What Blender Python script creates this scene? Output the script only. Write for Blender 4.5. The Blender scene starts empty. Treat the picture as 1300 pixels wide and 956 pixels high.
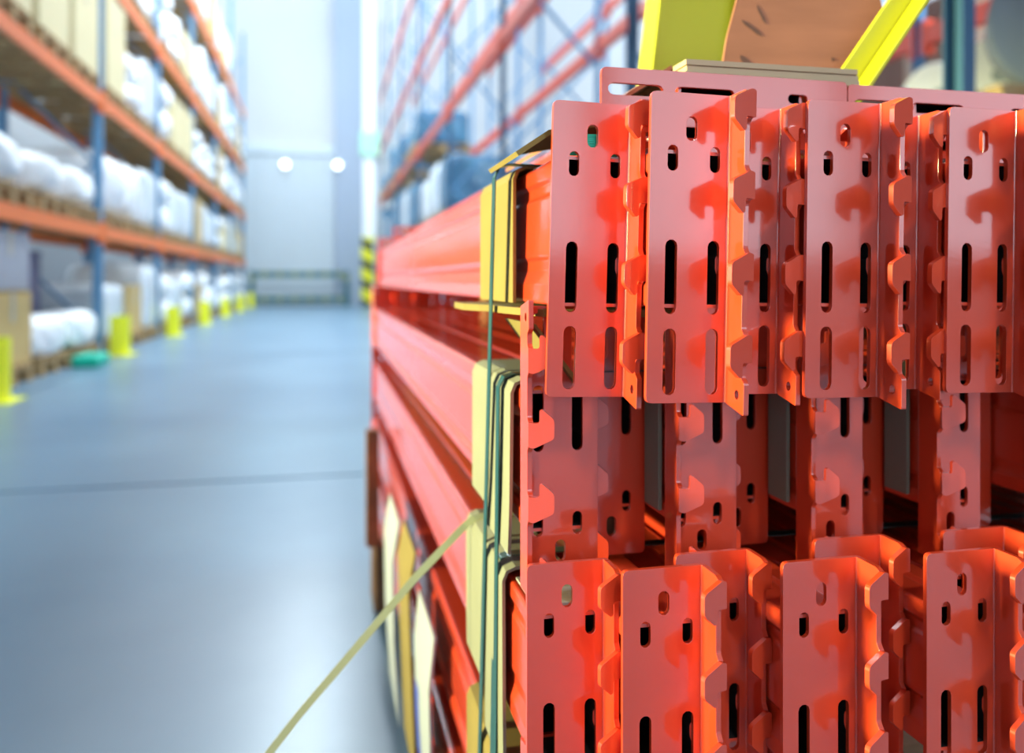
import bpy, bmesh, math, random
from mathutils import Vector, Matrix
random.seed(7)
S = bpy.context.scene
COL = S.collection
R = math.radians

# ------------------------------------------------------------------ camera
YAW = R(12.76)
cd = bpy.data.cameras.new('camera')
cam = bpy.data.objects.new('camera', cd)
COL.objects.link(cam)
cam.location = (0, 0, 0.8)
cam.rotation_euler = (R(90), 0, -YAW)
cd.sensor_width = 36.0
cd.sensor_fit = 'HORIZONTAL'
cd.lens = 1060 / 1300 * 36.0
cd.shift_y = -(478 - 356) / 1300
cd.clip_start = 0.02
cd.clip_end = 200
cd.dof.use_dof = True
cd.dof.focus_distance = 0.535
cd.dof.aperture_fstop = 4.0
S.camera = cam

# ------------------------------------------------------------------ light
w = bpy.data.worlds.new('world')
S.world = w
w.use_nodes = True
bg = w.node_tree.nodes['Background']
bg.inputs[0].default_value = (0.68, 0.84, 1.0, 1)
bg.inputs[1].default_value = 3.1
sl = bpy.data.lights.new('sun', 'SUN')
sl.energy = 11.0
sl.angle = R(9)
sl.color = (1.0, 1.0, 0.46)
sun = bpy.data.objects.new('sun', sl)
COL.objects.link(sun)
sun.rotation_euler = Vector((0.99, -0.03, -0.105)).to_track_quat('-Z', 'Y').to_euler()
S.view_settings.view_transform = 'Standard'
S.view_settings.look = 'None'
S.view_settings.gamma = 1.0
S.view_settings.use_curve_mapping = False
S.view_settings.exposure = 0.35

FILL_W = 270.0    # power of each added fill light over the aisle

# ------------------------------------------------------------------ materials
MATS = {}
def mat(name, col, rough=0.5, var=0.0, scale=8.0, bump=0.0, bscale=40.0, coat=0.0, coat_ior=1.5,
        coat_rough=0.08, col2=None, metallic=0.0, spec=0.5, emit=None, estr=0.0, stretch=None, trans=0.0):
    if name in MATS: return MATS[name]
    m = bpy.data.materials.new(name); m.use_nodes = True
    nt = m.node_tree; b = nt.nodes['Principled BSDF']
    b.inputs['Base Color'].default_value = (*col, 1)
    b.inputs['Roughness'].default_value = rough
    b.inputs['Metallic'].default_value = metallic
    b.inputs['Specular IOR Level'].default_value = spec
    b.inputs['Coat Weight'].default_value = coat
    b.inputs['Coat IOR'].default_value = coat_ior
    b.inputs['Coat Roughness'].default_value = coat_rough
    b.inputs['Transmission Weight'].default_value = trans
    tc = nt.nodes.new('ShaderNodeTexCoord')
    vec = tc.outputs['Object']
    if stretch:
        mp = nt.nodes.new('ShaderNodeMapping'); mp.inputs['Scale'].default_value = stretch
        nt.links.new(vec, mp.inputs[0]); vec = mp.outputs[0]
    if var > 0 or col2:
        n = nt.nodes.new('ShaderNodeTexNoise'); n.inputs['Scale'].default_value = scale
        n.inputs['Detail'].default_value = 5
        nt.links.new(vec, n.inputs['Vector'])
        r = nt.nodes.new('ShaderNodeValToRGB')
        r.color_ramp.elements[0].position = 0.3; r.color_ramp.elements[1].position = 0.7
        c2 = col2 or tuple(max(0, c * (1 - var)) for c in col)
        r.color_ramp.elements[0].color = (*c2, 1); r.color_ramp.elements[1].color = (*col, 1)
        nt.links.new(n.outputs['Fac'], r.inputs[0]); nt.links.new(r.outputs[0], b.inputs['Base Color'])
    if bump > 0:
        n2 = nt.nodes.new('ShaderNodeTexNoise'); n2.inputs['Scale'].default_value = bscale
        n2.inputs['Detail'].default_value = 4
        nt.links.new(vec, n2.inputs['Vector'])
        bp = nt.nodes.new('ShaderNodeBump'); bp.inputs['Strength'].default_value = bump
        bp.inputs['Distance'].default_value = 0.02 if bscale < 60 else 0.0006
        nt.links.new(n2.outputs['Fac'], bp.inputs['Height'])
        nt.links.new(bp.outputs[0], b.inputs['Normal'])
        if coat > 0: nt.links.new(bp.outputs[0], b.inputs['Coat Normal'])
    if emit:
        b.inputs['Emission Color'].default_value = (*emit, 1); b.inputs['Emission Strength'].default_value = estr
    MATS[name] = m
    return m

M_ORANGE = mat('orange_paint', (0.66, 0.049, 0.013), 0.38, var=0.06, scale=30, bump=0.03, bscale=320, coat=1.0, coat_ior=1.68, coat_rough=0.10)
M_INSIDE = mat('tube_inside_shade', (0.012, 0.010, 0.010), 0.6)  # near-black puts the shade inside the hollow tubes into the colour
M_RACKBEAM = mat('rack_beam_paint', (0.88, 0.20, 0.04), 0.4)
M_RACKRED = mat('rack_beam_red_paint', (0.62, 0.075, 0.035), 0.4)
M_BLUE = mat('rack_blue_paint', (0.11, 0.27, 0.45), 0.4)
M_BLUEL = mat('rack_pale_blue_paint', (0.10, 0.27, 0.48), 0.4)
M_NAVY = mat('rack_navy_paint', (0.03, 0.09, 0.17), 0.4)
M_CARD = mat('cardboard', (0.24, 0.165, 0.04), 0.85, var=0.12, scale=20, bump=0.1, bscale=120)
M_CARDP = mat('pale_cardboard', (0.215, 0.205, 0.15), 0.85, var=0.10, scale=14, bump=0.1, bscale=120)
M_CARDD = mat('brown_cardboard', (0.42, 0.15, 0.075), 0.85, var=0.25, scale=9, stretch=(1, 1, 5))
M_BEIGE = mat('beige_cardboard', (0.52, 0.38, 0.23), 0.85, var=0.1, scale=14)
M_CARDW = mat('white_board', (0.36, 0.37, 0.42), 0.7, var=0.06, scale=10)
M_CARDG = mat('grey_board', (0.33, 0.30, 0.27), 0.9, var=0.2, scale=60)
M_PRINT = mat('print_ink', (0.13, 0.05, 0.03), 0.8)
M_BLUEINK = mat('blue_ink', (0.07, 0.10, 0.55), 0.7)
M_YELLOW = mat('yellow_paint', (0.58, 0.53, 0.006), 0.45, var=0.05, scale=8)
M_YELG = mat('guard_yellow', (0.85, 0.85, 0.02), 0.5)
M_STRAP = mat('teal_strap', (0.006, 0.055, 0.055), 0.3)
M_STRAPL = mat('loose_strap_plastic', (0.36, 0.36, 0.20), 0.4)
M_STEEL = mat('clip_steel', (0.45, 0.45, 0.45), 0.35, metallic=1.0)
M_WOOD = mat('pallet_wood', (0.50, 0.33, 0.15), 0.85, var=0.3, scale=4, stretch=(1, 8, 8))
M_WOODD = mat('dark_timber', (0.20, 0.09, 0.04), 0.85, var=0.3, scale=6, stretch=(8, 1, 8))
M_SACK = mat('white_sack', (0.90, 0.92, 0.93), 0.55, bump=0.5, bscale=6)
M_FILM = mat('clear_film_white', (0.80, 0.86, 0.90), 0.18, bump=0.7, bscale=9, var=0.25, scale=3)
M_FILMB = mat('film_blue', (0.10, 0.27, 0.40), 0.12, bump=0.8, bscale=9, col2=(0.03, 0.10, 0.20), scale=3)
M_CREAM = mat('cream_carton', (0.72, 0.62, 0.36), 0.8, var=0.06, scale=3)
M_KRAFT = mat('kraft_carton', (0.60, 0.42, 0.16), 0.8, var=0.08, scale=3)
M_BROWNC = mat('brown_carton', (0.22, 0.14, 0.10), 0.8, var=0.2, scale=3)
M_TAPE = mat('carton_tape', (0.45, 0.40, 0.30), 0.3)
M_CRATE = mat('violet_grey_crate', (0.16, 0.16, 0.27), 0.5)
M_GREEN = mat('green_plastic', (0.0, 0.50, 0.33), 0.4)
M_ROLL = mat('white_film_roll', (0.90, 0.93, 0.92), 0.4)
M_CORE = mat('roll_core', (0.30, 0.36, 0.38), 0.8)
M_GROLL = mat('grey_film_roll', (0.12, 0.15, 0.19), 0.4)
M_GROLL2 = mat('lavender_film_roll', (0.40, 0.46, 0.68), 0.4)
M_WALL = mat('wall_paint', (0.56, 0.57, 0.58), 0.7, var=0.04, scale=0.4)
M_DOORP = mat('door_panel_paint', (0.54, 0.61, 0.65), 0.35, var=0.05, scale=0.6)
M_DARKREFL = mat('dark_reflection_tone', (0.10, 0.08, 0.08), 0.7)  # dark tone chosen so the hooks reflect something dark
M_COLUMN = mat('column_paint', (0.32, 0.38, 0.47), 0.6)
M_TRIMW = mat('white_trim', (0.95, 0.97, 0.97), 0.5)
M_DARKRAIL = mat('dark_rail_paint', (0.03, 0.13, 0.15), 0.5)
M_DULLY = mat('dull_yellow_band', (0.22, 0.24, 0.09), 0.6)
M_SIGN = mat('sign_pale_green', (0.45, 0.80, 0.58), 0.5)
M_LAMP = mat('lamp_glass', (1, 1, 1), 0.3, emit=(0.95, 1, 1), estr=3.0)
M_FLOOR = mat('sealed_concrete', (0.165, 0.27, 0.36), 0.30, col2=(0.105, 0.19, 0.275), scale=0.9, bump=0.05, bscale=3)
M_JOINT = mat('joint_filler', (0.10, 0.14, 0.17), 0.7)

def stripes():
    m = bpy.data.materials.new('hazard_stripes'); m.use_nodes = True
    nt = m.node_tree; b = nt.nodes['Principled BSDF']; b.inputs['Roughness'].default_value = 0.5
    tc = nt.nodes.new('ShaderNodeTexCoord'); sp = nt.nodes.new('ShaderNodeSeparateXYZ')
    nt.links.new(tc.outputs['Object'], sp.inputs[0])
    a = nt.nodes.new('ShaderNodeMath'); a.operation = 'MULTIPLY_ADD'; a.inputs[1].default_value = 0.55
    nt.links.new(sp.outputs['X'], a.inputs[0]); nt.links.new(sp.outputs['Z'], a.inputs[2])
    d = nt.nodes.new('ShaderNodeMath'); d.operation = 'MULTIPLY'; d.inputs[1].default_value = 1 / 0.62
    nt.links.new(a.outputs[0], d.inputs[0])
    f = nt.nodes.new('ShaderNodeMath'); f.operation = 'FRACT'; nt.links.new(d.outputs[0], f.inputs[0])
    g = nt.nodes.new('ShaderNodeMath'); g.operation = 'GREATER_THAN'; g.inputs[1].default_value = 0.45
    nt.links.new(f.outputs[0], g.inputs[0])
    mx = nt.nodes.new('ShaderNodeMix'); mx.data_type = 'RGBA'
    mx.inputs['A'].default_value = (0.02, 0.03, 0.03, 1); mx.inputs['B'].default_value = (0.85, 0.80, 0.02, 1)
    nt.links.new(g.outputs[0], mx.inputs['Factor']); nt.links.new(mx.outputs['Result'], b.inputs['Base Color'])
    return m
M_STRIPE = stripes()

# ------------------------------------------------------------------ helpers
def tag(o, label=None, cat=None, group=None, kind=None):
    if label: o['label'] = label
    if cat: o['category'] = cat
    if group: o['group'] = group
    if kind: o['kind'] = kind
    return o

def empty(name, loc=(0, 0, 0), rot=(0, 0, 0)):
    o = bpy.data.objects.new(name, None); COL.objects.link(o)
    o.empty_display_size = 0.05
    o.location = loc; o.rotation_euler = rot
    return o

def link(name, me, m, parent=None, loc=(0, 0, 0), rot=(0, 0, 0)):
    o = bpy.data.objects.new(name, me); COL.objects.link(o)
    if m and len(me.materials) == 0: me.materials.append(m)
    o.location = loc; o.rotation_euler = rot
    if parent: o.parent = parent
    return o

def to_mesh(bm, name, smooth=False):
    bmesh.ops.recalc_face_normals(bm, faces=bm.faces[:])
    me = bpy.data.meshes.new(name); bm.to_mesh(me); bm.free()
    if smooth: me.polygons.foreach_set('use_smooth', [True] * len(me.polygons))
    return me

def obj(name, bm, m, parent=None, loc=(0, 0, 0), rot=(0, 0, 0), smooth=False):
    return link(name, to_mesh(bm, name, smooth), m, parent, loc, rot)

def box(bm, x0, x1, y0, y1, z0, z1, M=None, bev=0.0):
    ret = bmesh.ops.create_cube(bm, size=1.0)
    vs = ret['verts']
    T = Matrix.Translation(((x0 + x1) / 2, (y0 + y1) / 2, (z0 + z1) / 2)) @ Matrix.Diagonal((x1 - x0, y1 - y0, z1 - z0, 1))
    bmesh.ops.transform(bm, matrix=T, verts=vs)
    if bev > 0:
        es = list({e for v in vs for e in v.link_edges})
        r = bmesh.ops.bevel(bm, geom=es, offset=bev, segments=2, profile=0.5, affect='EDGES')
        vs = list({v for f in r['faces'] for v in f.verts} | {v for v in vs if v.is_valid})
    if M: bmesh.ops.transform(bm, matrix=M, verts=[v for v in vs if v.is_valid])
    return vs

def bar(bm, p, q, wx, wy):
    p, q = Vector(p), Vector(q); d = q - p
    r = bmesh.ops.create_cube(bm, size=1.0)
    M = Matrix.Translation((p + q) / 2) @ d.to_track_quat('Z', 'Y').to_matrix().to_4x4() @ Matrix.Diagonal((wx, wy, d.length, 1))
    bmesh.ops.transform(bm, matrix=M, verts=r['verts'])

def round_poly(pts, r, n=3):
    out = []; N = len(pts)
    for i in range(N):
        p0, p1, p2 = Vector(pts[i - 1]), Vector(pts[i]), Vector(pts[(i + 1) % N])
        rr = r[i] if isinstance(r, (list, tuple)) else r
        a, b = p0 - p1, p2 - p1
        k = min(rr, a.length * 0.45, b.length * 0.45)
        if k < 1e-6: out.append(tuple(p1)); continue
        A, B = p1 + a.normalized() * k, p1 + b.normalized() * k
        for j in range(n + 1):
            t = j / n
            out.append(tuple((1 - t) ** 2 * A + 2 * t * (1 - t) * p1 + t * t * B))
    return out

def slot(cx, cz, wd, ht, n=5):
    r = wd / 2; h = ht / 2 - r; pts = []
    for k in range(n + 1): 
        a = math.pi * k / n; pts.append((cx + r * math.cos(a), cz + h + r * math.sin(a)))
    for k in range(n + 1):
        a = math.pi + math.pi * k / n; pts.append((cx + r * math.cos(a), cz - h + r * math.sin(a)))
    return pts

def plate(bm, outline, holes, place, thick):
    """flat plate with holes; place(a, b, d) -> xyz where d is 0..thick"""
    tmp = bmesh.new()
    for loop in [outline] + holes:
        vs = [tmp.verts.new((p[0], p[1], 0)) for p in loop]
        for i in range(len(vs)): tmp.edges.new((vs[i - 1], vs[i]))
    bmesh.ops.triangle_fill(tmp, use_beauty=True, use_dissolve=False, edges=tmp.edges[:], normal=(0, 0, 1))
    tmp.verts.index_update()
    A = [bm.verts.new(place(v.co.x, v.co.y, 0)) for v in tmp.verts]
    B = [bm.verts.new(place(v.co.x, v.co.y, thick)) for v in tmp.verts]
    for f in tmp.faces:
        ix = [v.index for v in f.verts]
        bm.faces.new([A[i] for i in ix]); bm.faces.new([B[i] for i in reversed(ix)])
    for e in tmp.edges:
        if len(e.link_faces) == 1:
            i, j = e.verts[0].index, e.verts[1].index
            bm.faces.new([A[i], A[j], B[j], B[i]])
    tmp.free()

def extrude_y(bm, poly, y0, y1, caps=True):
    a = [bm.verts.new((p[0], y0, p[1])) for p in poly]
    b = [bm.verts.new((p[0], y1, p[1])) for p in poly]
    n = len(poly)
    for i in range(n): bm.faces.new([a[i - 1], a[i], b[i], b[i - 1]])
    if caps: bm.faces.new(a); bm.faces.new(b[::-1])

def bevelled(bm, name, width, m, angle=35, segs=2):
    me = to_mesh(bm, name)
    o = bpy.data.objects.new('tmp', me); COL.objects.link(o)
    bv = o.modifiers.new('b', 'BEVEL'); bv.width = width; bv.segments = segs
    bv.limit_method = 'ANGLE'; bv.angle_limit = R(angle); bv.use_clamp_overlap = True
    dg = bpy.context.evaluated_depsgraph_get()
    me2 = bpy.data.meshes.new_from_object(o.evaluated_get(dg))
    me2.name = name
    bpy.data.objects.remove(o); bpy.data.meshes.remove(me)
    me2.materials.clear(); me2.materials.append(m)
    return me2

def ribbon(bm, pts, width_dir, wd, th, closed=False):
    """flat strap along pts; width_dir = unit vector across the strap"""
    P = [Vector(p) for p in pts]; W = Vector(width_dir).normalized() * wd / 2
    rings = []
    for i, p in enumerate(P):
        a = P[i - 1] if (i > 0 or closed) else p
        b = P[(i + 1) % len(P)] if (i < len(P) - 1 or closed) else p
        t = (b - a).normalized(); n = t.cross(W).normalized() * th / 2
        rings.append([bm.verts.new(p + s) for s in (W + n, W - n, -W - n, -W + n)])
    m = len(rings)
    for i in range(m if closed else m - 1):
        r0, r1 = rings[i], rings[(i + 1) % m]
        for k in range(4): bm.faces.new([r0[k], r0[(k + 1) % 4], r1[(k + 1) % 4], r1[k]])
    if not closed: bm.faces.new(rings[0]); bm.faces.new(rings[-1][::-1])

def sheet(bm, prof, y0, y1, th):
    """bent sheet: profile polyline in xz given thickness th to its left, extruded along y"""
    P = [Vector(p) for p in prof]; off = []
    for i, p in enumerate(P):
        a = P[max(i - 1, 0)]; b = P[min(i + 1, len(P) - 1)]
        t = (b - a).normalized(); off.append(p + Vector((-t.y, t.x)) * th)
    extrude_y(bm, [tuple(p) for p in P] + [tuple(p) for p in reversed(off)], y0, y1)

def cyl(bm, p, q, r, n=20, r2=None):
    p, q = Vector(p), Vector(q); d = q - p
    res = bmesh.ops.create_cone(bm, cap_ends=True, segments=n, radius1=r, radius2=r if r2 is None else r2, depth=d.length)
    bmesh.ops.transform(bm, matrix=Matrix.Translation((p + q) / 2) @ d.to_track_quat('Z', 'Y').to_matrix().to_4x4(), verts=res['verts'])

# ------------------------------------------------------------------ the setting
WALL_Y = 27.2
fl = empty('floor'); tag(fl, kind='structure')
bm = bmesh.new(); box(bm, -7, 7, -8, WALL_Y + 0.3, -0.25, -0.012)
obj('joint_bed', bm, M_JOINT, fl)
xs = [-7, -2.05, 4.0, 7]; ys = [-8, -2.0, 3.5, 9.5, 15.5, 21.5, WALL_Y + 0.3]
for i in range(len(xs) - 1):
    for j in range(len(ys) - 1):
        bm = bmesh.new(); box(bm, xs[i] + 0.006, xs[i + 1] - 0.006, ys[j] + 0.012, ys[j + 1] - 0.012, -0.02, 0.0)
        obj('floor_slab', bm, M_FLOOR, fl)
bm = bmesh.new(); box(bm, -7, 7, WALL_Y, WALL_Y + 0.3, 0, 13)
tag(obj('wall_far', bm, M_WALL), kind='structure')
bm = bmesh.new(); box(bm, -7.3, -7, 5.2, WALL_Y + 0.3, 0, 13)
box(bm, -7.3, -7, -8.3, 5.2, 0, 1.0); box(bm, -7.3, -7, -8.3, 5.2, 2.6, 5.0); box(bm, -7.3, -7, -8.3, -0.6, 1.0, 2.6)  # unseen openings, shaped to let low sun reach the stack, not the floor
tag(obj('wall_left', bm, M_WALL), kind='structure')
bm = bmesh.new(); box(bm, 7, 7.3, 4.0, WALL_Y + 0.3, 0, 13)
tag(obj('wall_right', bm, M_WALL), kind='structure')
bm = bmesh.new(); box(bm, 7, 7.3, -4.2, 4.0, 0, 5.0); box(bm, 7, 7.3, -8.3, -4.2, 0, 1.1); box(bm, 7, 7.3, -8.3, -4.2, 3.6, 5.0)  # unseen wall added to darken what the hooks reflect
tag(obj('wall_added_dark', bm, M_DARKREFL), kind='structure')
bm = bmesh.new(); box(bm, -7.3, 7.3, -8.3, 6.0, 5.0, 5.3)  # unseen low ceiling added to darken the near end of the hall
tag(obj('ceiling', bm, M_WALL), kind='structure')
bm = bmesh.new(); box(bm, -7, 7, -8.3, -8, 0, 1.1); box(bm, -7, 7, -8.3, -8, 3.6, 5.0)  # unseen wall, window band sized for the reflections on the end plates
for x in (-6.8, -3.5, -0.2, 3.1, 6.4): box(bm, x - 0.15, x + 0.15, -8.3, -8, 1.1, 3.6)
tag(obj('wall_back', bm, M_WALL), kind='structure')
bm = bmesh.new(); box(bm, 0.36, 1.23, WALL_Y - 0.35, WALL_Y, 0, 13)
tag(obj('trim_1', bm, M_COLUMN), kind='structure')
bm = bmesh.new(); box(bm, 1.24, 1.62, WALL_Y - 0.3, WALL_Y, 0, 13)
tag(obj('trim_2', bm, M_TRIMW), kind='structure')
door = empty('door_1', (0, WALL_Y, 0)); tag(door, kind='structure')
DX0, DX1, DH = -2.35, 0.33, 4.75
npan = 9
for i in range(npan):
    bm = bmesh.new(); x0 = DX0 + (DX1 - DX0) * i / npan; x1 = DX0 + (DX1 - DX0) * (i + 1) / npan
    box(bm, x0 + 0.02, x1 - 0.02, -0.09, -0.001, 0.05, DH, bev=0.015)
    obj('door_panel', bm, M_DOORP, door)
bm = bmesh.new()
box(bm, DX0 - 0.15, DX1 + 0.02, -0.14, -0.001, DH + 0.01, DH + 0.3)
obj('door_rail', bm, M_DOORP, door)
for lx in (-1.15, 0.45):
    bm = bmesh.new(); cyl(bm, (0, 0, 0), (0, -0.08, 0), 0.13, 16)
    lr = empty('wall_lamp', (lx, WALL_Y - (0.14 if lx < 0 else 0.35), 4.42))
    tag(lr, 'small round white lamp above the far door, %s one' % ('left hand' if lx < 0 else 'right hand, on the pillar'), 'lamp', 'lamps above the far door')
    obj('housing', bm, M_TRIMW, lr)
    bm = bmesh.new(); cyl(bm, (0, -0.081, 0), (0, -0.12, 0), 0.11, 16); obj('diffuser', bm, M_LAMP, lr)

# unseen lights; those over the aisles, and their cross beams, are added fill
def luminaire(x, y, z, power, label, half=1.1):
    r = empty('unseen_ceiling_light', (x, y, z)); tag(r, label, 'ceiling light', 'long ceiling lights')
    bm = bmesh.new(); box(bm, -0.14, 0.14, -half, half, 0.03, 0.10, bev=0.01); obj('housing', bm, M_TRIMW, r)
    bm = bmesh.new(); box(bm, -0.12, 0.12, -half + 0.02, half - 0.02, 0.005, 0.029); obj('diffuser', bm, M_LAMP, r)
    ld = bpy.data.lights.new('lamp', 'AREA'); ld.shape = 'RECTANGLE'; ld.size = 0.24; ld.size_y = 2 * half - 0.04
    ld.energy = power; ld.color = (0.80, 0.93, 1.0)
    lo = bpy.data.objects.new('lamp', ld); COL.objects.link(lo); lo.parent = r
n = 3
for y, wd in ((9.2, 'first'), (12.8, 'second'), (16.6, 'third'), (20.6, 'fourth')):
    bm = bmesh.new(); box(bm, -7, 7, y - 0.08, y + 0.08, 9.1, 9.35)
    tag(obj('trim_%d' % n, bm, M_TRIMW), kind='structure'); n += 1
    luminaire(-0.35, y, 9.0, FILL_W, 'added unseen fill light over the aisle, %s from the camera' % wd)  # added to brighten the goods in the left rack
luminaire(0.6, -3.2, 4.88, 130, 'short white ceiling light above and behind the camera', 0.4)
luminaire(4.6, 3.2, 4.9, 330, 'added unseen fill light over the next aisle behind the right racks')  # added to brighten the film rolls

# dock barrier before the door
bar_root = empty('dock_barrier', (0, WALL_Y - 0.75, 0))
tag(bar_root, 'low dark guard rail with yellow bands standing before the far door', 'barrier')
for x in (-2.1, 0.72):
    bm = bmesh.new(); box(bm, x - 0.07, x + 0.07, -0.05, 0.05, 0.0, 1.1); p = obj('post', bm, M_DARKRAIL, bar_root)
    bm = bmesh.new(); box(bm, x - 0.075, x + 0.075, -0.055, 0.055, 0.8, 0.95); obj('yellow_band', bm, M_DULLY, p)
for z in (0.22, 0.98):
    bm = bmesh.new(); box(bm, -2.03, 0.65, -0.04, 0.04, z - 0.09, z + 0.09); p = obj('rail', bm, M_DARKRAIL, bar_root)
    for k in range(6):
        bm = bmesh.new(); x = -1.8 + k * 0.45; box(bm, x, x + 0.14, -0.045, 0.045, z - 0.095, z + 0.095); obj('yellow_band', bm, M_DULLY, p)
bm = bmesh.new(); box(bm, 1.16, 1.54, WALL_Y - 1.2, WALL_Y - 0.82, 0, 2.15, bev=0.03)
tag(obj('column_guard', bm, M_STRIPE), 'black and yellow striped column guard at the end of the right rack', 'column guard')
bm = bmesh.new(); box(bm, 1.15, 1.75, WALL_Y - 0.42, WALL_Y - 0.36, 4.75, 5.5, bev=0.01)
tag(obj('wall_sign', bm, M_SIGN), 'pale green blank sign panel high beside the far pillar', 'sign')

# ------------------------------------------------------------------ pallet racks
def make_post_mesh(h, wd, dp):
    bm = bmesh.new()
    # open channel post
    t = 0.006
    for (x0, x1, y0, y1) in ((-dp, 0, -wd / 2, -wd / 2 + t), (-dp, 0, wd / 2 - t, wd / 2), (-t, 0, -wd / 2, wd / 2)):
        box(bm, x0, x1, y0, y1, 0.012, h)
    return to_mesh(bm, 'post')

def rack(name, label, xf, depth, side, frames, levels, h, mpost, mrear, skip=(), group=None, low=(), mb=None, pw=0.11, pd=0.08):
    mb = mb or M_RACKBEAM
    """side=+1: racks opens to -X (right rack); side=-1: opens to +X"""
    root = empty(name, (xf, frames[0], 0)); tag(root, label, 'rack', group)
    y0 = frames[0]
    pm = make_post_mesh(h, pw, pd)
    bm = bmesh.new(); box(bm, -0.12, 0.03, -0.08, 0.08, 0, 0.012); bpm = to_mesh(bm, 'base_plate'); bpm.materials.append(mpost)
    pmr = pm.copy(); pm.materials.append(mpost); pmr.materials.append(mrear)
    xr = side * depth
    for fy in frames:
        y = fy - y0
        ry = R(180) if False else 0
        a = link('post', pm, None, root, (0 if side < 0 else pd, y, 0))
        link('base_plate', bpm, None, a)
        b = link('post', pmr, None, root, (xr + (pd if side < 0 else 0), y, 0))
        link('base_plate', bpm, None, b)
        if frames.index(fy) in low:
            for o_ in (a, b): o_.scale.z = 4.85 / h
        z = 0.25; k = 0
        xa, xb = (0.07 * side, xr - 0.07 * side)
        while z + 0.9 < (4.85 if frames.index(fy) in low else h):
            bm = bmesh.new(); bar(bm, (xa if k % 2 == 0 else xb, y, z), (xb if k % 2 == 0 else xa, y, z + 0.9), 0.045, 0.03)
            obj('brace', bm, mrear, root); z += 0.9; k += 1
    for i in range(len(frames) - 1):
        ya, yb = frames[i] - y0 + 0.06, frames[i + 1] - y0 - 0.06
        for li, z in enumerate(levels):
            if (i, li) in skip or (i in low and z > 4.9): continue
            for x in (0, xr):
                bm = bmesh.new()
                xx0, xx1 = (x - 0.02, x + 0.03) if side > 0 else (x - 0.03, x + 0.02)
                if x == xr: xx0, xx1 = xx0 - 0.01 * side, xx1 - 0.01 * side
                box(bm, xx0, xx1, ya, yb, z - 0.12, z)
                # step lip
                box(bm, xx0 + 0.008, xx1 + 0.0, ya, yb, z - 0.13, z - 0.12)
                p = obj('beam', bm, mb, root)
                for ye in (ya, yb):
                    bm = bmesh.new(); box(bm, xx0 - 0.006, xx1 + 0.006, ye - 0.03, ye + 0.03, z - 0.19, z + 0.04)
                    obj('beam_connector', bm, mb, p)
    return root

LF = [6.4, 9.66, 12.9, 16.2, 19.5, 22.9, 26.2]
LL = [1.38, 2.77, 4.18, 5.85]
rack('pallet_rack', 'tall blue and orange pallet rack full of goods left of the aisle', -2.3, 1.0, -1, LF, LL, 8.2, M_BLUE, M_BLUE)
RF = [1.95, 4.4, 7.86, 11.3, 15.0, 18.6, 22.2, 25.4]
RL = [1.62, 3.17, 4.72, 6.27]
rack('pallet_rack', 'blue and orange pallet rack behind the stacked beams, right of the aisle', 1.67, 1.0, 1, RF, RL, 8.6, M_NAVY, M_BLUEL, low=[0, 1], mb=M_RACKRED, skip=[(0, 0)], pw=0.075, pd=0.04)
rack('pallet_rack', 'second pallet rack row back to back behind the right hand one', 2.95, 1.0, 1, [1.95, 4.9, 7.86, 11.3, 15.0], [1.52, 2.50, 4.72], 7.5, M_BLUEL, M_BLUEL, low=[0, 1], mb=M_RACKRED, pw=0.075, pd=0.04)

# yellow post guards
def guard(x, y, label):
    root = empty('post_guard', (x, y, 0)); tag(root, label, 'post guard', 'yellow post guards along the left rack')
    bm = bmesh.new()
    pts = []
    for k in range(9):
        a = -math.pi / 2 + math.pi * k / 8; pts.append((0.05 + 0.1 * math.cos(a), 0.13 * math.sin(a)))
    inner = [(p[0] - 0.012 if p[0] > 0.06 else p[0], p[1] * 0.9) for p in pts]
    poly = [(-0.02, -0.13)] + pts + [(-0.02, 0.13), (-0.02, 0.117)] + inner[::-1] + [(-0.02, -0.117)]
    a = [bm.verts.new((p[0], p[1], 0.01)) for p in poly]; b = [bm.verts.new((p[0], p[1], 0.42)) for p in poly]
    for i in range(len(poly)): bm.faces.new([a[i - 1], a[i], b[i], b[i - 1]])
    bm.faces.new(b); bm.faces.new(a[::-1])
    obj('shell', bm, M_YELG, root)
    bm = bmesh.new(); box(bm, -0.02, 0.2, -0.16, 0.16, 0, 0.01); obj('foot_plate', bm, M_YELG, root)
ordn = ['first', 'second', 'third', 'fourth', 'fifth', 'sixth', 'seventh', 'eighth', 'ninth', 'tenth', 'eleventh', 'twelfth', 'thirteenth', 'fourteenth', 'fifteenth', 'sixteenth', 'seventeenth']
for i, y in enumerate(LF):
    guard(-2.17, y - (0.28 if i == 0 else 0), 'yellow post guard at the foot of the left rack, %s from the camera' % ordn[i])

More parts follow.
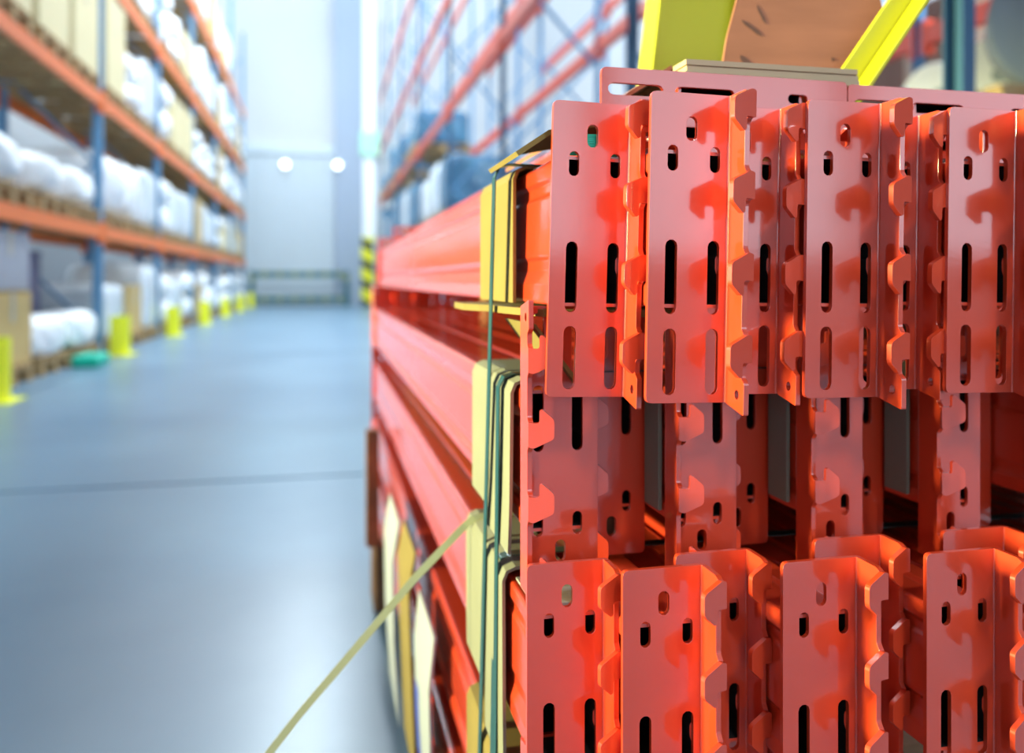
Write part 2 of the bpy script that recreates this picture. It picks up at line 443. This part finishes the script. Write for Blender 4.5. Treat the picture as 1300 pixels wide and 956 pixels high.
# ------------------------------------------------------------------ pallets and goods
def pallet_mesh():
    bm = bmesh.new()
    for x in (-0.4, 0, 0.4):
        for y in (-0.35, 0, 0.35): pass
    return bm
def pallet_parts(M):
    parts = []
    # long axis along x (depth of rack), width along y
    for k in range(6):
        bm = bmesh.new(); y = -0.4 + 0.05 + k * 0.14; box(bm, -0.55, 0.55, y - 0.05, y + 0.05, 0.122, 0.144); parts.append(('deck_board', to_mesh(bm, 'deck_board')))
    for x in (-0.48, 0, 0.48):
        bm = bmesh.new(); box(bm, x - 0.06, x + 0.06, -0.4, 0.4, 0.1, 0.122); parts.append(('cross_board', to_mesh(bm, 'cross_board')))
        for y in (-0.35, 0, 0.35):
            bm = bmesh.new(); box(bm, x - 0.06, x + 0.06, y - 0.05, y + 0.05, 0.022, 0.1); parts.append(('block', to_mesh(bm, 'block')))
    for y in (-0.35, 0, 0.35):
        bm = bmesh.new(); box(bm, -0.55, 0.55, y - 0.05, y + 0.05, 0, 0.022); parts.append(('bottom_board', to_mesh(bm, 'bottom_board')))
    for n, me in parts: me.materials.append(M)
    return parts
PP = pallet_parts(M_WOOD)
bm = bmesh.new()
for n, me in PP: bm.from_mesh(me)
PALLET_ONE = to_mesh(bm, 'pallet'); PALLET_ONE.materials.append(M_WOOD)
def pallet(loc, label, near, group):
    if near:
        r = empty('pallet', loc); tag(r, label, 'pallet', group)
        for n, me in PP: link(n, me, None, r)
    else:
        r = tag(link('pallet', PALLET_ONE, None, None, loc), label, 'pallet', group)
    return r

def lump(sx, sy, sz, seed, p=0.55, amp=0.06):
    rnd = random.Random(seed); bm = bmesh.new()
    bmesh.ops.create_icosphere(bm, subdivisions=4, radius=1.0)
    ph = [rnd.uniform(0, 6.3) for _ in range(9)]
    for v in bm.verts:
        c = v.co.normalized(); s = lambda a: math.copysign(abs(a) ** p, a)
        q = Vector((s(c.x), s(c.y), s(c.z)))
        n = amp * (math.sin(5 * c.x + ph[0]) * math.sin(6 * c.y + ph[1]) + 0.6 * math.sin(11 * c.y + ph[2]) * math.sin(9 * c.z + ph[3]) + 0.4 * math.sin(17 * c.x + ph[4] + 5 * c.z))
        q *= 1 + n
        v.co = Vector((q.x * sx / 2, q.y * sy / 2, max(q.z, -0.93) * sz / 2))
    zmin = min(v.co.z for v in bm.verts)
    zmax = max(v.co.z for v in bm.verts)
    for v in bm.verts: v.co.z = (v.co.z - zmin) * sz / (zmax - zmin)
    return bm

def sack(loc, dims, seed, label, group, m=None, name='sack'):
    o = obj(name, lump(*dims, seed, 0.62, 0.05), m or M_SACK, None, loc, smooth=True)
    return tag(o, label, 'sack', group)
def wrapped(loc, dims, seed, label, group, m):
    o = obj('wrapped_load', lump(*dims, seed, 0.3, 0.025), m, None, loc, smooth=True)
    return tag(o, label, 'wrapped goods', group)
def carton(loc, dims, m, label, group, name='carton'):
    r = empty(name, loc); tag(r, label, 'box', group)
    sx, sy, sz = dims
    bm = bmesh.new(); box(bm, -sx / 2, sx / 2, -sy / 2, sy / 2, 0, sz, bev=0.012); obj('body', bm, m, r)
    bm = bmesh.new(); box(bm, -sx / 2 - 0.003, sx / 2 + 0.003, -0.04, 0.04, sz * 0.6, sz + 0.003); obj('tape', bm, M_TAPE, r)
    for s in (-1, 1):
        bm = bmesh.new(); box(bm, -sx / 2, sx / 2, (0.006 if s > 0 else -sy / 2), (sy / 2 if s > 0 else -0.006), sz, sz + 0.008); obj('flap', bm, m, r)
    return r
def crate(loc, dims, label, group):
    r = empty('crate', loc); tag(r, label, 'crate', group)
    sx, sy, sz = dims; t = 0.02
    bm = bmesh.new()
    box(bm, -sx / 2, sx / 2, -sy / 2, sy / 2, 0, t)
    box(bm, -sx / 2, -sx / 2 + t, -sy / 2, sy / 2, t, sz); box(bm, sx / 2 - t, sx / 2, -sy / 2, sy / 2, t, sz)
    box(bm, -sx / 2, sx / 2, -sy / 2, -sy / 2 + t, t, sz); box(bm, -sx / 2, sx / 2, sy / 2 - t, sy / 2, t, sz)
    obj('body', bm, M_CRATE, r)
    bm = bmesh.new(); box(bm, -sx / 2 - 0.015, sx / 2 + 0.015, -sy / 2 - 0.015, sy / 2 + 0.015, sz - 0.05, sz - 0.02); obj('rim', bm, M_CRATE, r)

lev_name = ['on floor', 'on first level', 'on second level', 'on third level', 'on fourth level']
pos_name = ['near', 'middle', 'far']
LX = -2.82
rnd = random.Random(3)
for b in range(6):
    ya, yb = LF[b] + 0.1, LF[b + 1] - 0.1
    for li, z in enumerate([0.0] + LL):
        if li == 4 and b > 4: continue
        for k in range(3):
            y = ya + (yb - ya) * (k + 0.5) / 3
            where = '%s of left rack, %s bay, %s place' % (lev_name[li], ordn[b], pos_name[k])
            if b == 0 and k == 0 and li in (3, 4): continue
            pallet((LX, y, z), 'wooden pallet ' + where, b < 2, 'pallets in the left rack')
            zt = z + 0.146
            g = 'goods in the left rack'
            sd = b * 100 + li * 10 + k
            h = [0.95, 0.9, 0.95, 1.15, 1.3][li] * rnd.uniform(0.6, 1.0)
            kind = rnd.choice(['sack', 'film', 'film', 'carton', 'sack', 'cream'])
            if b == 0:
                kind = {0: ['kraftpile', 'bags', 'bags'], 1: ['sack', 'sack', 'sack'], 2: ['cream', 'cream', 'cream'], 3: ['film'] * 3, 4: ['film'] * 3}[li][k]
                if li == 2: h = 1.06
                if li == 1: h = 0.42
            if b == 1:
                kind = {0: ['film', 'kraft', 'film'], 1: ['bigsack', 'bigsack', 'film'], 2: ['creamtall', 'sack', 'film'], 3: ['film', 'film', 'sack'], 4: ['film'] * 3}[li][k]
            if kind == 'sack':
                n = 2 if h > 0.6 else 1
                for q in range(n):
                    sack((LX + 0.02, y, zt + q * h / n), (1.05, 0.86, h / n - 0.01), sd + q * 7, 'white sack %s%s' % (where, '' if n == 1 else (', upper one' if q else ', lower one')), g)
            elif kind == 'bigsack':
                sack((LX + 0.02, y, zt), (1.05, 0.9, 0.75), sd, 'big round white sack ' + where, g)
            elif kind == 'bags':
                crate((LX - 0.25, y, zt), (0.5, 0.7, 0.95), 'dark violet grey crate ' + where, g)
                sack((LX + 0.33, y, zt), (0.45, 0.98, 0.36), sd, 'slumped white sack ' + where, g)
            elif kind == 'kraftpile':
                carton((LX + 0.02, y + 0.02, zt), (1.0, 0.85, 0.56), M_KRAFT, 'wide kraft carton ' + where, g)
                carton((LX + 0.02, y + 0.05, zt + 0.575), (0.95, 0.86, 0.45), M_CARDW, 'white carton on the wide kraft carton at the near end of the left rack', g)
            elif kind in ('carton', 'kraft'):
                carton((LX + 0.02, y, zt), (1.0, 0.78, h), M_KRAFT, 'kraft carton ' + where, g)
            elif kind in ('cream', 'creamtall'):
                carton((LX + 0.02, y, zt), (1.02, 0.86, h if kind == 'cream' else 1.06), M_CREAM, 'cream carton ' + where, g)
            else:
                wrapped((LX + 0.02, y, zt), (1.02, 0.84, h), sd, 'white film wrapped load ' + where, g, M_FILM)
# green plastic tray tucked at the pallet foot
bm = bmesh.new(); box(bm, -0.12, 0.12, -0.22, 0.22, 0, 0.11, bev=0.03)
tag(obj('plastic_tray', bm, M_GREEN, None, (-2.12, 8.5, 0.0)), 'flat green plastic tray on the floor before the left rack', 'tray')

RX = 2.17
for b in range(1, 7):
    ya, yb = RF[b] + 0.1, RF[b + 1] - 0.1
    for li, z in enumerate([0.0] + RL):
        if li >= 3: continue
        for k in range(3):
            y = ya + (yb - ya) * (k + 0.5) / 3
            if li == 1 and b < 3: continue
            if li == 2 and (b < 4 or (b + k) % 3 == 0): continue
            where = '%s of right rack, %s bay, %s place' % (lev_name[li], ordn[b], pos_name[k])
            pallet((RX, y, z), 'wooden pallet ' + where, False, 'pallets in the right rack')
            h = rnd.uniform(0.75, 1.2) if li < 2 else rnd.uniform(0.4, 0.9)
            m = M_FILMB if rnd.random() < 0.75 else M_FILM
            wrapped((RX, y, z + 0.146), (1.0, 0.86, h), 900 + b * 50 + li * 10 + k,
                    ('blue' if m is M_FILMB else 'white') + ' film wrapped load ' + where, 'goods in the right rack', m)

# film rolls on the second right rack row
def roll(loc, r, ln, m, label, ang):
    root = empty('film_roll', loc, (0, 0, ang)); tag(root, label, 'roll', 'film rolls in the second right rack row')
    bm = bmesh.new(); N = 32
    rings = []
    for (rad, y) in ((0.2 * r, 0), (0.94 * r, 0), (r, 0.02 * r), (r, ln), (0.2 * r, ln)):
        rings.append([bm.verts.new((rad * math.cos(2 * math.pi * i / N), y, r + rad * math.sin(2 * math.pi * i / N))) for i in range(N)])
    for a in range(5):
        for i in range(N):
            bm.faces.new([rings[a][i - 1], rings[a][i], rings[(a + 1) % 5][i], rings[(a + 1) % 5][i - 1]])
    obj('film', bm, m, root)
    bm = bmesh.new(); cyl(bm, (0, 0.004, r), (0, ln - 0.004, r), 0.197 * r, 20); obj('core', bm, M_CORE if m is M_ROLL else M_GROLL2, root)
for i, y in enumerate((2.55, 3.5, 4.3)):
    pallet((3.45, y, 1.52), 'wooden pallet under the film rolls in the second right row, %s of three' % pos_name[i], True, 'pallets under the film rolls')
roll((3.40, 4.07, 1.666), 0.185, 0.40, M_ROLL, 'white film roll with dark core, left of the dark blue post', R(-30))
roll((3.42, 3.66, 1.666), 0.20, 0.20, M_ROLL, 'white film roll half hidden, right of the dark blue post', R(-30))
roll((3.62, 4.66, 1.666), 0.11, 0.12, M_ROLL, 'small low white film roll beside the pale blue post', R(-30))
roll((3.33, 3.15, 1.668), 0.34, 0.20, M_GROLL, 'big grey film roll with lavender core at the right edge', R(-40))
pallet((3.45, 3.4, 2.50), 'wooden pallet on the second beam level above the film rolls', True, 'pallets under the film rolls')
sack((3.4, 3.4, 2.646), (1.0, 0.85, 0.7), 5, 'cream white sack on the second beam level above the film rolls', 'goods in the right rack')

for (x, y, z, h, lb) in ((5.0, 5.6, 0, 1.45, 'lower left'), (5.0, 5.6, 1.47, 1.4, 'upper left'), (5.0, 7.0, 0, 1.5, 'lower right'), (5.0, 7.0, 1.52, 1.35, 'upper right')):
    carton((x, y, z), (1.2, 1.3, h), M_BROWNC, 'tall brown carton on the floor pile behind the film rolls, %s one' % lb, 'brown cartons behind the film rolls')

# ------------------------------------------------------------------ the stacked rack beams
HP, WP, T = 0.196, 0.057, 0.0035          # connector height, width, sheet
FL = 0.027                                # flange depth
def zt(d): return HP / 2 - d              # distance below the connector top -> local z
def xl(d): return -WP / 2 + d

def connector_mesh():
    bm = bmesh.new()
    out = round_poly([(xl(0), zt(HP)), (xl(0.0525), zt(HP)), (xl(0.0525), zt(0)), (xl(0), zt(0))], [0.004, 0, 0, 0.004])
    holes = [slot(xl(0.0277), zt(0.0225), 0.0075, 0.0155),
             slot(xl(0.0152), zt(0.0415), 0.0070, 0.0165), slot(xl(0.0440), zt(0.0415), 0.0070, 0.0165),
             slot(xl(0.0152), zt(0.1165), 0.0080, 0.0470), slot(xl(0.0440), zt(0.1165), 0.0080, 0.0470),
             slot(xl(0.0152), zt(0.1700), 0.0085, 0.0420), slot(xl(0.0440), zt(0.1700), 0.0085, 0.0420)]
    plate(bm, out, holes, lambda a, b, d: (a, -d, b), T)
    # bend
    n = 6; ro = 0.0045; cx, cy = xl(WP) - ro, -ro
    poly_o, poly_i = [], []
    for k in range(n + 1):
        a = math.pi / 2 * k / n
        poly_o.append((cx + ro * math.sin(a), cy + ro * math.cos(a)))
        poly_i.append((cx + (ro - T) * math.sin(a), cy + (ro - T) * math.cos(a)))
    P = [(xl(0.0525), 0)] + poly_o + poly_i[::-1] + [(xl(0.0525), -T)]
    a = [bm.verts.new((p[0], p[1], zt(HP))) for p in P]; b = [bm.verts.new((p[0], p[1], zt(0))) for p in P]
    for i in range(len(P)): bm.faces.new([a[i - 1], a[i], b[i], b[i - 1]])
    bm.faces.new(a); bm.faces.new(b[::-1])
    # flange
    o = [(-ro, zt(HP)), (-ro, zt(0))]
    pts = [(-FL + 0.004, zt(0))]
    for k in range(4):
        h0 = 0.002 + 0.05 * k
        pts += [(-FL, zt(h0)), (-FL, zt(h0 + 0.0165)), (-FL + 0.0032, zt(h0 + 0.019)), (-FL + 0.0032, zt(h0 + 0.046 if k < 3 else h0 + 0.026))]
    pts += [(-FL - 0.001, zt(0.181)), (-FL - 0.001, zt(HP + 0.005))]
    outline = [(-ro, zt(HP))] + [(-ro, zt(0))] + pts
    hole = slot(-0.019, zt(0.189), 0.0055, 0.006)
    plate(bm, round_poly(outline, 0.0012, 2), [hole], lambda a, b, d: (xl(WP) - T + d, a, b), T)
    return bevelled(bm, 'end_connector', 0.0005, M_ORANGE)

def hook_mesh():
    bm = bmesh.new(); t = 0.0036
    pts = [(0, 0), (-0.0035, 0.001), (-0.0175, -0.0055), (-0.0175, -0.0185), (-0.0095, -0.0255), (-0.0075, -0.0245), (-0.0075, -0.0160), (0, -0.0165)]
    poly = round_poly(pts, [0.001, 0.0015, 0.0025, 0.002, 0.001, 0.001, 0.002, 0.0005])
    plate(bm, poly, [], lambda a, b, d: (a, -d, b), t)
    return bevelled(bm, 'hook', 0.0008, M_ORANGE)

BL = 1.80
def tube_mesh():
    s = 0.0235
    # from the top of the body downwards, x offsets of the left wall
    prof = [(0.000, 0), (0.012, 0), (0.0155, 0.0028), (0.022, 0.0028), (0.025, 0.0012), (0.066, 0.0012), (0.069, 0.0032), (0.076, 0.0032), (0.086, 0.0), (0.100, 0)]
    left = [(-s + dx, 0.062 - d) for d, dx in prof]
    right = [(s - dx, 0.062 - d) for d, dx in reversed(prof)]
    top = [(s, 0.062), (0.006, 0.062), (0.004, 0.0595), (-0.001, 0.0595), (-0.003, 0.062)]
    pts = left + right[:-1] + top
    rad = [0.003 if i in (0, len(left) - 1, len(left), len(left) + len(right) - 1) else 0.0012 for i in range(len(pts))]
    outer = round_poly(pts, rad, 3)
    c = Vector((0, 0.012)); inner = [(c.x + (p[0] - c.x) * 0.91, c.y + (p[1] - c.y) * 0.955) for p in outer]
    bm = bmesh.new(); n = len(outer)
    o0 = [bm.verts.new((p[0], 0.0002, p[1])) for p in outer]; o1 = [bm.verts.new((p[0], BL - 0.0002, p[1])) for p in outer]
    i0 = [bm.verts.new((p[0], 0.0002, p[1])) for p in inner]; i1 = [bm.verts.new((p[0], BL - 0.0002, p[1])) for p in inner]
    for k in range(n):
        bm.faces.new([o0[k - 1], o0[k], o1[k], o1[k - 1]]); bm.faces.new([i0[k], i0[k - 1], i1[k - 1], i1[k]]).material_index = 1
        bm.faces.new([o0[k], o0[k - 1], i0[k - 1], i0[k]]); bm.faces.new([o1[k - 1], o1[k], i1[k], i1[k - 1]])
    me = bpy.data.meshes.new('beam_tube')
    bmesh.ops.recalc_face_normals(bm, faces=bm.faces[:]); bm.to_mesh(me); bm.free()
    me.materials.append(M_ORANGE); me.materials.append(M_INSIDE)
    return me

CON = connector_mesh()
HOOK = hook_mesh()
TUBE = tube_mesh()
def mirrored(me, name):
    m2 = me.copy(); m2.name = name
    m2.transform(Matrix.Diagonal((1, -1, 1, 1))); m2.flip_normals()
    return m2
CONF, HOOKF = mirrored(CON, 'end_connector'), mirrored(HOOK, 'hook')
GREY = (2, )
def rack_beam(x, y, z, rot, label, group, jit=0.0):
    root = empty('rack_beam', (x, y + T, z), (0, rot, 0)); tag(root, label, 'beam', group)
    link('beam_tube', TUBE, None, root)
    for far in (0, 1):
        c = link('end_connector', CONF if far else CON, None, root, (0, BL if far else 0, 0))
        for k in range(4):
            yy = -FL + 0.0005
            link('hook', HOOKF if far else HOOK, None, c, (WP / 2 - 0.0002, -yy if far else yy, zt(0.002 + 0.05 * k)), (0, 0, R(-15 if far else 15)))
    return root

Z1, Z2, Z3, Z4, Z5 = 0.8205, 0.684, 0.517, 0.381, 0.214
r1 = [(.1455, .530), (.1985, .490), (.2520, .520), (.3085, .490), (.3620, .520), (.4160, .490), (.4700, .520), (.5240, .490), (.5780, .520)]
r2 = [(.1350, .570), (.1900, .618), (.2435, .570), (.2970, .618), (.3500, .570), (.4040, .618), (.4570, .570), (.5110, .618), (.5640, .570)]
r3 = [(.1320, .538), (.1840, .497), (.2370, .536), (.2890, .486), (.3440, .536), (.3960, .486), (.4510, .536), (.5040, .486), (.5590, .536)]
r4 = [(.1350, .570), (.1900, .618), (.2435, .570), (.2970, .618), (.3500, .570)]
r5 = [(.1320, .538), (.1840, .497), (.2370, .536), (.2890, .486), (.3440, .536)]
for row, a, b in ((r1, .520, .490), (r2, .618, .570), (r3, .486, .536)):
    for k in range(7): row.append((row[-1][0] + .0536, a if abs(row[-1][1] - a) > .02 else b))
rollr = [1.9, 1.4, 1.2, 1.0, 1.0, 1.1] + [1.0] * 12
rowdesc = [('top upright row', r1, Z1, 0), ('second row with hooks facing left', r2, Z2, 180), ('third row with shiny hooks', r3, Z3, 0),
           ('fourth row from the top', r4, Z4, 180), ('bottom row above the timber bearers', r5, Z5, 0)]
for ri, (desc, row, zc, rot) in enumerate(rowdesc):
    for i, (xl0, yf) in enumerate(row):
        a = R(rot)
        z = zc
        if ri == 0: a += R(rollr[i] * 0.8)
        if ri == 2: z = zc + ([-.004, .002, -.004, .003, -.001, .001, -.002, .001] + [0] * 12)[i]
        rack_beam(xl0 + WP / 2, yf, z, a, 'orange slotted rack beam, %s from the left in the %s' % (ordn[i], desc), 'stacked orange rack beams')
rack_beam(.290, .562, .9225, R(90) + R(0.3), 'orange rack beam lying on its side on top of the stack, left one', 'orange rack beams lying on top')
rack_beam(.487, .562, .9205, R(90), 'orange rack beam lying on its side on top of the stack, right one', 'orange rack beams lying on top')

# timber spacers and bearers between the rows
def batten(y, z0, z1, x0, x1, label, m=M_WOODD):
    bm = bmesh.new(); box(bm, x0, x1, y - 0.04, y + 0.04, z0, z1, bev=0.003)
    tag(obj('timber_batten', bm, m), label, 'timber', 'battens between the beam rows')
for y, wd in ((1.05, 'near'), (2.1, 'far')):
    batten(y, .7230, .7805, .400, .99, 'dark timber batten under the top beam row, %s one' % wd)
    batten(y, .5800, .6215, .400, .99, 'dark timber batten under the second beam row, %s one' % wd)
    batten(y, .4195, .4785, .400, .99, 'dark timber batten under the third beam row, %s one' % wd)
    batten(y, .2765, .3185, .200, .41, 'dark timber batten under the fourth beam row, %s one' % wd)
    bm = bmesh.new(); box(bm, .12, .99, y - 0.07, y + 0.07, 0, .1755, bev=0.004)
    tag(obj('timber_bearer', bm, M_WOODD), 'thick timber bearer on the floor under the beam stack, %s one' % wd, 'timber', 'floor bearers')
for wd, y in (('near', .80), ('far', 1.9)):
    bm = bmesh.new(); box(bm, .20, .62, y - 0.05, y + 0.05, .8835, .8955)
    tag(obj('cardboard_pad', bm, M_CARD), 'flat cardboard pad under the beams lying on top, %s one' % wd, 'cardboard', 'cardboard pads')

# ------------------------------------------------------------------ cardboard edge protectors, straps
def protector(name, x, ztop, zbot, y0, y1, top_w, m, label, th=0.0025, flare=0.0):
    r = 0.008
    prof = [(x - flare, zbot), (x - flare * 0.4, zbot + (ztop - zbot) * 0.3), (x, ztop - r), (x + 0.0023, ztop - 0.0023), (x + r, ztop), (x + top_w, ztop)]
    bm = bmesh.new(); sheet(bm, prof, y0, y1, th)
    return tag(obj(name, bm, m), label, 'cardboard', 'cardboard edge protectors')
protector('edge_protector', .1440, .8855, .783, .622, .757, .05, M_CARD, 'yellow cardboard edge protector on the top left beam under the strap')
protector('edge_protector', .1365, .7245, .612, .680, .757, .045, M_CARDP, 'pale cardboard protector on the second row beam, left of the straps')
protector('edge_protector', .1360, .7255, .600, .595, .672, .045, M_CARDP, 'pale cardboard protector on the second row beam, right of the straps', flare=.002)
protector('edge_protector', .1335, .5820, .460, .690, .775, .045, M_CARDP, 'pale cardboard protector on the third row beam, left of the straps', flare=-.001)
protector('edge_protector', .1330, .5830, .430, .610, .682, .045, M_CARDP, 'pale cardboard protector on the third row beam, right of the straps', flare=-.001)
protector('edge_protector', .1335, .4215, .315, .640, .770, .045, M_CARD, 'yellow cardboard protector on the fourth row beam by the straps')
# grey board strip lying on the third row beam
bm = bmesh.new(); box(bm, .139, .175, .545, .600, .5795, .5812)
tag(obj('board_strip', bm, M_CARDG), 'grey board strip lying on the third row beam beside its end plate', 'cardboard')
# torn cardboard between first and second row (flat with ragged front)
bm = bmesh.new()
pts = [(.116, .700), (.118, .760), (.30, .765), (.30, .560), (.205, .556), (.175, .560), (.160, .566), (.150, .562), (.139, .600), (.133, .640), (.133, .664), (.125, .676)]
plate(bm, pts, [], lambda a, b, d: (a, b, .7740 + d + 0.012 * max(0, .2 - a)), .0052)
tag(obj('torn_cardboard', bm, M_CARD), 'torn cardboard sheet with frayed edge sticking out under the top row', 'cardboard')
# folded cardboard flap at the top left corner by the end plate
bm = bmesh.new()
prof = [(.128, .8835), (.150, .8985), (.20, .9090)]
sheet(bm, prof, .545, .640, .0035)
tag(obj('cardboard_flap', bm, M_CARD), 'raised cardboard flap above the top left beam beside its end plate', 'cardboard')
# dangling cardboard strip in the gap below
bm = bmesh.new()
extrude_y(bm, [(.141, .770), (.1435, .770), (.178, .726), (.174, .726)], .560, .650)
tag(obj('cardboard_strip', bm, M_CARD), 'slanting cardboard strip in the gap between the first and second row', 'cardboard')
# upright cardboard strips between the second row end plates
for i, x in enumerate((.2445, .3508, .4578)):
    bm = bmesh.new(); box(bm, x, x + .003, .585, .612, .628, .735)
    tag(obj('cardboard_strip', bm, M_CARDP), 'upright cardboard strip between second row end plates, %s from the left' % ordn[i], 'cardboard', 'upright cardboard strips')
for z0, z1, wd in ((.5880, .6210, 'second'), ):
    bm = bmesh.new(); box(bm, .215, .255, .635, 2.25, z0, z1, bev=.003)  # plank added to keep sun out of the gap between rows
    tag(obj('light_block_plank', bm, M_WOODD), 'long dark plank added to block light under the %s beam row' % wd, 'timber', 'added light blocks between the beam rows')

# cardboard on top
bm = bmesh.new()
box(bm, .262, .408, .575, .760, .9515, .9555); box(bm, .264, .408, .577, .758, .9560, .9600); box(bm, .263, .407, .576, .758, .9605, .9645)
tag(obj('folded_carton', bm, M_BEIGE), 'pale folded cardboard carton lying on the top beams', 'cardboard')
bm = bmesh.new()
plate(bm, [(.175, .60), (.262, .60), (.262, .80), (.175, .80)], [], lambda a, b, d: (a, b, .9060 + d + (a - .175) * 0.65), .0035)
tag(obj('cardboard_flap', bm, M_CARDD), 'dark brown cardboard flap left of the beams lying on top', 'cardboard')
flp = empty('carton_flap', (.334, .665, .9655), (R(-14), 0, R(-6))); tag(flp, 'brown printed carton flap standing up on the top beams', 'cardboard')
bm = bmesh.new()
plate(bm, [(0, 0), (.134, -.004), (.164, .062), (.162, .100), (.03, .104), (.012, .05)], [], lambda a, b, d: (a, d, b), .004)
obj('sheet', bm, M_CARDD, flp)
# smudged print on the flap
for (cx, cz, wx, wz, an) in ((.024, .016, .006, .004, 40), (.028, .026, .003, .009, -40), (.050, .018, .002, .003, 10), (.036, .060, .002, .012, -50), (.046, .074, .0015, .010, -20), (.105, .018, .0015, .002, 0), (.108, .032, .0015, .002, 0)):
    bm = bmesh.new()
    plate(bm, [(wx * math.cos(t * .5236) * (1 + .2 * math.sin(3 * t)), wz * math.sin(t * .5236)) for t in range(12)], [], lambda a, b, d: (a, -d, b), .0004)
    obj('print_smudge', bm, M_PRINT, flp, (cx, 0, cz), (0, R(an), 0))

# folded green strap end tucked behind the top left end plate
bm = bmesh.new(); box(bm, .160, .196, .5362, .5385, .8838, .8985, bev=.0006)
for k in range(9): box(bm, .160, .196, .5355, .5362, .8845 + k * .0015, .8852 + k * .0015)
tag(obj('strap_end', bm, M_GREEN), 'ribbed green strap end seen through the top hole of the leftmost end plate', 'strap')

# yellow steel profiles
def yellow(name, loc, rot, wd, fl0, fl1, ln, label):
    r = empty(name, loc, rot); tag(r, label, 'steel profile', 'yellow steel profiles')
    bm = bmesh.new(); box(bm, 0, wd, 0, .004, 0, ln, bev=.001); obj('web', bm, M_YELLOW, r)
    for x, f in ((0, fl0), (wd, fl1)):
        if f:
            bm = bmesh.new(); box(bm, x - .004, x + .0, -f if f > 0 else 0.004, 0 if f > 0 else -f, 0, ln, bev=.001); obj('flange', bm, M_YELLOW, r)
yellow('steel_channel', (.330, .86, .945), (0, R(7), R(4)), .105, .035, .012, .34, 'wide yellow steel channel standing behind the top beams')
yellow('steel_angle', (.413, .640, .9495), (0, R(37), R(3)), .022, 0, .022, .30, 'narrow yellow steel angle leaning to the right behind the top beams')

# straps
def strap(y, x, ztop, zbot, xr, label, wd=.009, lean=0.0):
    wd = .012
    pts = [(x, y + lean, zbot + .01), (x, y, ztop - .01), (x + .004, y, ztop - .002), (x + .012, y, ztop), (xr - .012, y, ztop), (xr, y, ztop - .01), (xr, y, zbot + .01), (xr - .01, y, zbot), (x + .01, y + lean, zbot)]
    bm = bmesh.new(); ribbon(bm, pts, (0, 1, 0), wd, .0008, closed=True)
    return tag(obj('strap', bm, M_STRAP), label, 'strap', 'straps round the stack')
strap(.632, .1290, .8895, .1735, 1.010, 'dark teal strap round the whole beam stack, over the yellow protector', .0055, .09)
strap(.622, .1300, .7290, .1735, 1.005, 'dark teal strap round the lower rows, right of the tall strap', .0055, .025)
strap(.640, .1312, .5858, .1735, 1.000, 'short dark teal strap crossing the top of the third row', .0055, .03)
# loose strap end
bm = bmesh.new()
pts = [(.20, .740, .588), (.150, .742, .5885), (.134, .745, .585), (.126, .748, .578), (.08, .755, .530), (.03, .76, .472), (-.02, .765, .415), (-.08, .77, .340), (-.15, .78, .240), (-.22, .79, .12), (-.30, .80, .02), (-.36, .81, .004), (-.5, .83, .004)]
ribbon(bm, pts, (0.72, -0.2, -0.66), .0068, .0008)
tag(obj('loose_strap', bm, M_STRAPL), 'loose strap end hanging from the stack down to the floor', 'strap')

# white and yellow carton scraps along the lower left side of the stack
def scrap(prof, y0, y1, m, label, th=.003):
    bm = bmesh.new(); sheet(bm, prof, y0, y1, th)
    return tag(obj('carton_board', bm, m), label, 'cardboard', 'carton boards at the foot of the stack')
near_board = scrap([(.126, .150), (.120, .250), (.118, .340), (.124, .400)], 0.93, 1.08, M_CARDW, 'white carton board standing against the lower rows, nearest one')
scrap([(.122, .130), (.115, .300), (.112, .390), (.121, .440)], 1.10, 1.26, M_CARD, 'yellow carton board standing against the lower rows')
scrap([(.116, .120), (.108, .250), (.106, .370), (.116, .430)], 1.28, 1.46, M_CARDW, 'white carton board standing against the lower rows, farther one')
bm = bmesh.new(); box(bm, .098, .128, 1.96, 2.0, .18, .45, bev=.002)
tag(obj('timber_board', bm, M_WOODD), 'dark brown board hanging at the far left of the stack', 'timber')
bm = bmesh.new(); sheet(bm, [(.1224, .155), (.1164, .250), (.1155, .290)], 1.04, 1.07, .0004)
obj('blue_print', bm, M_BLUEINK, near_board)
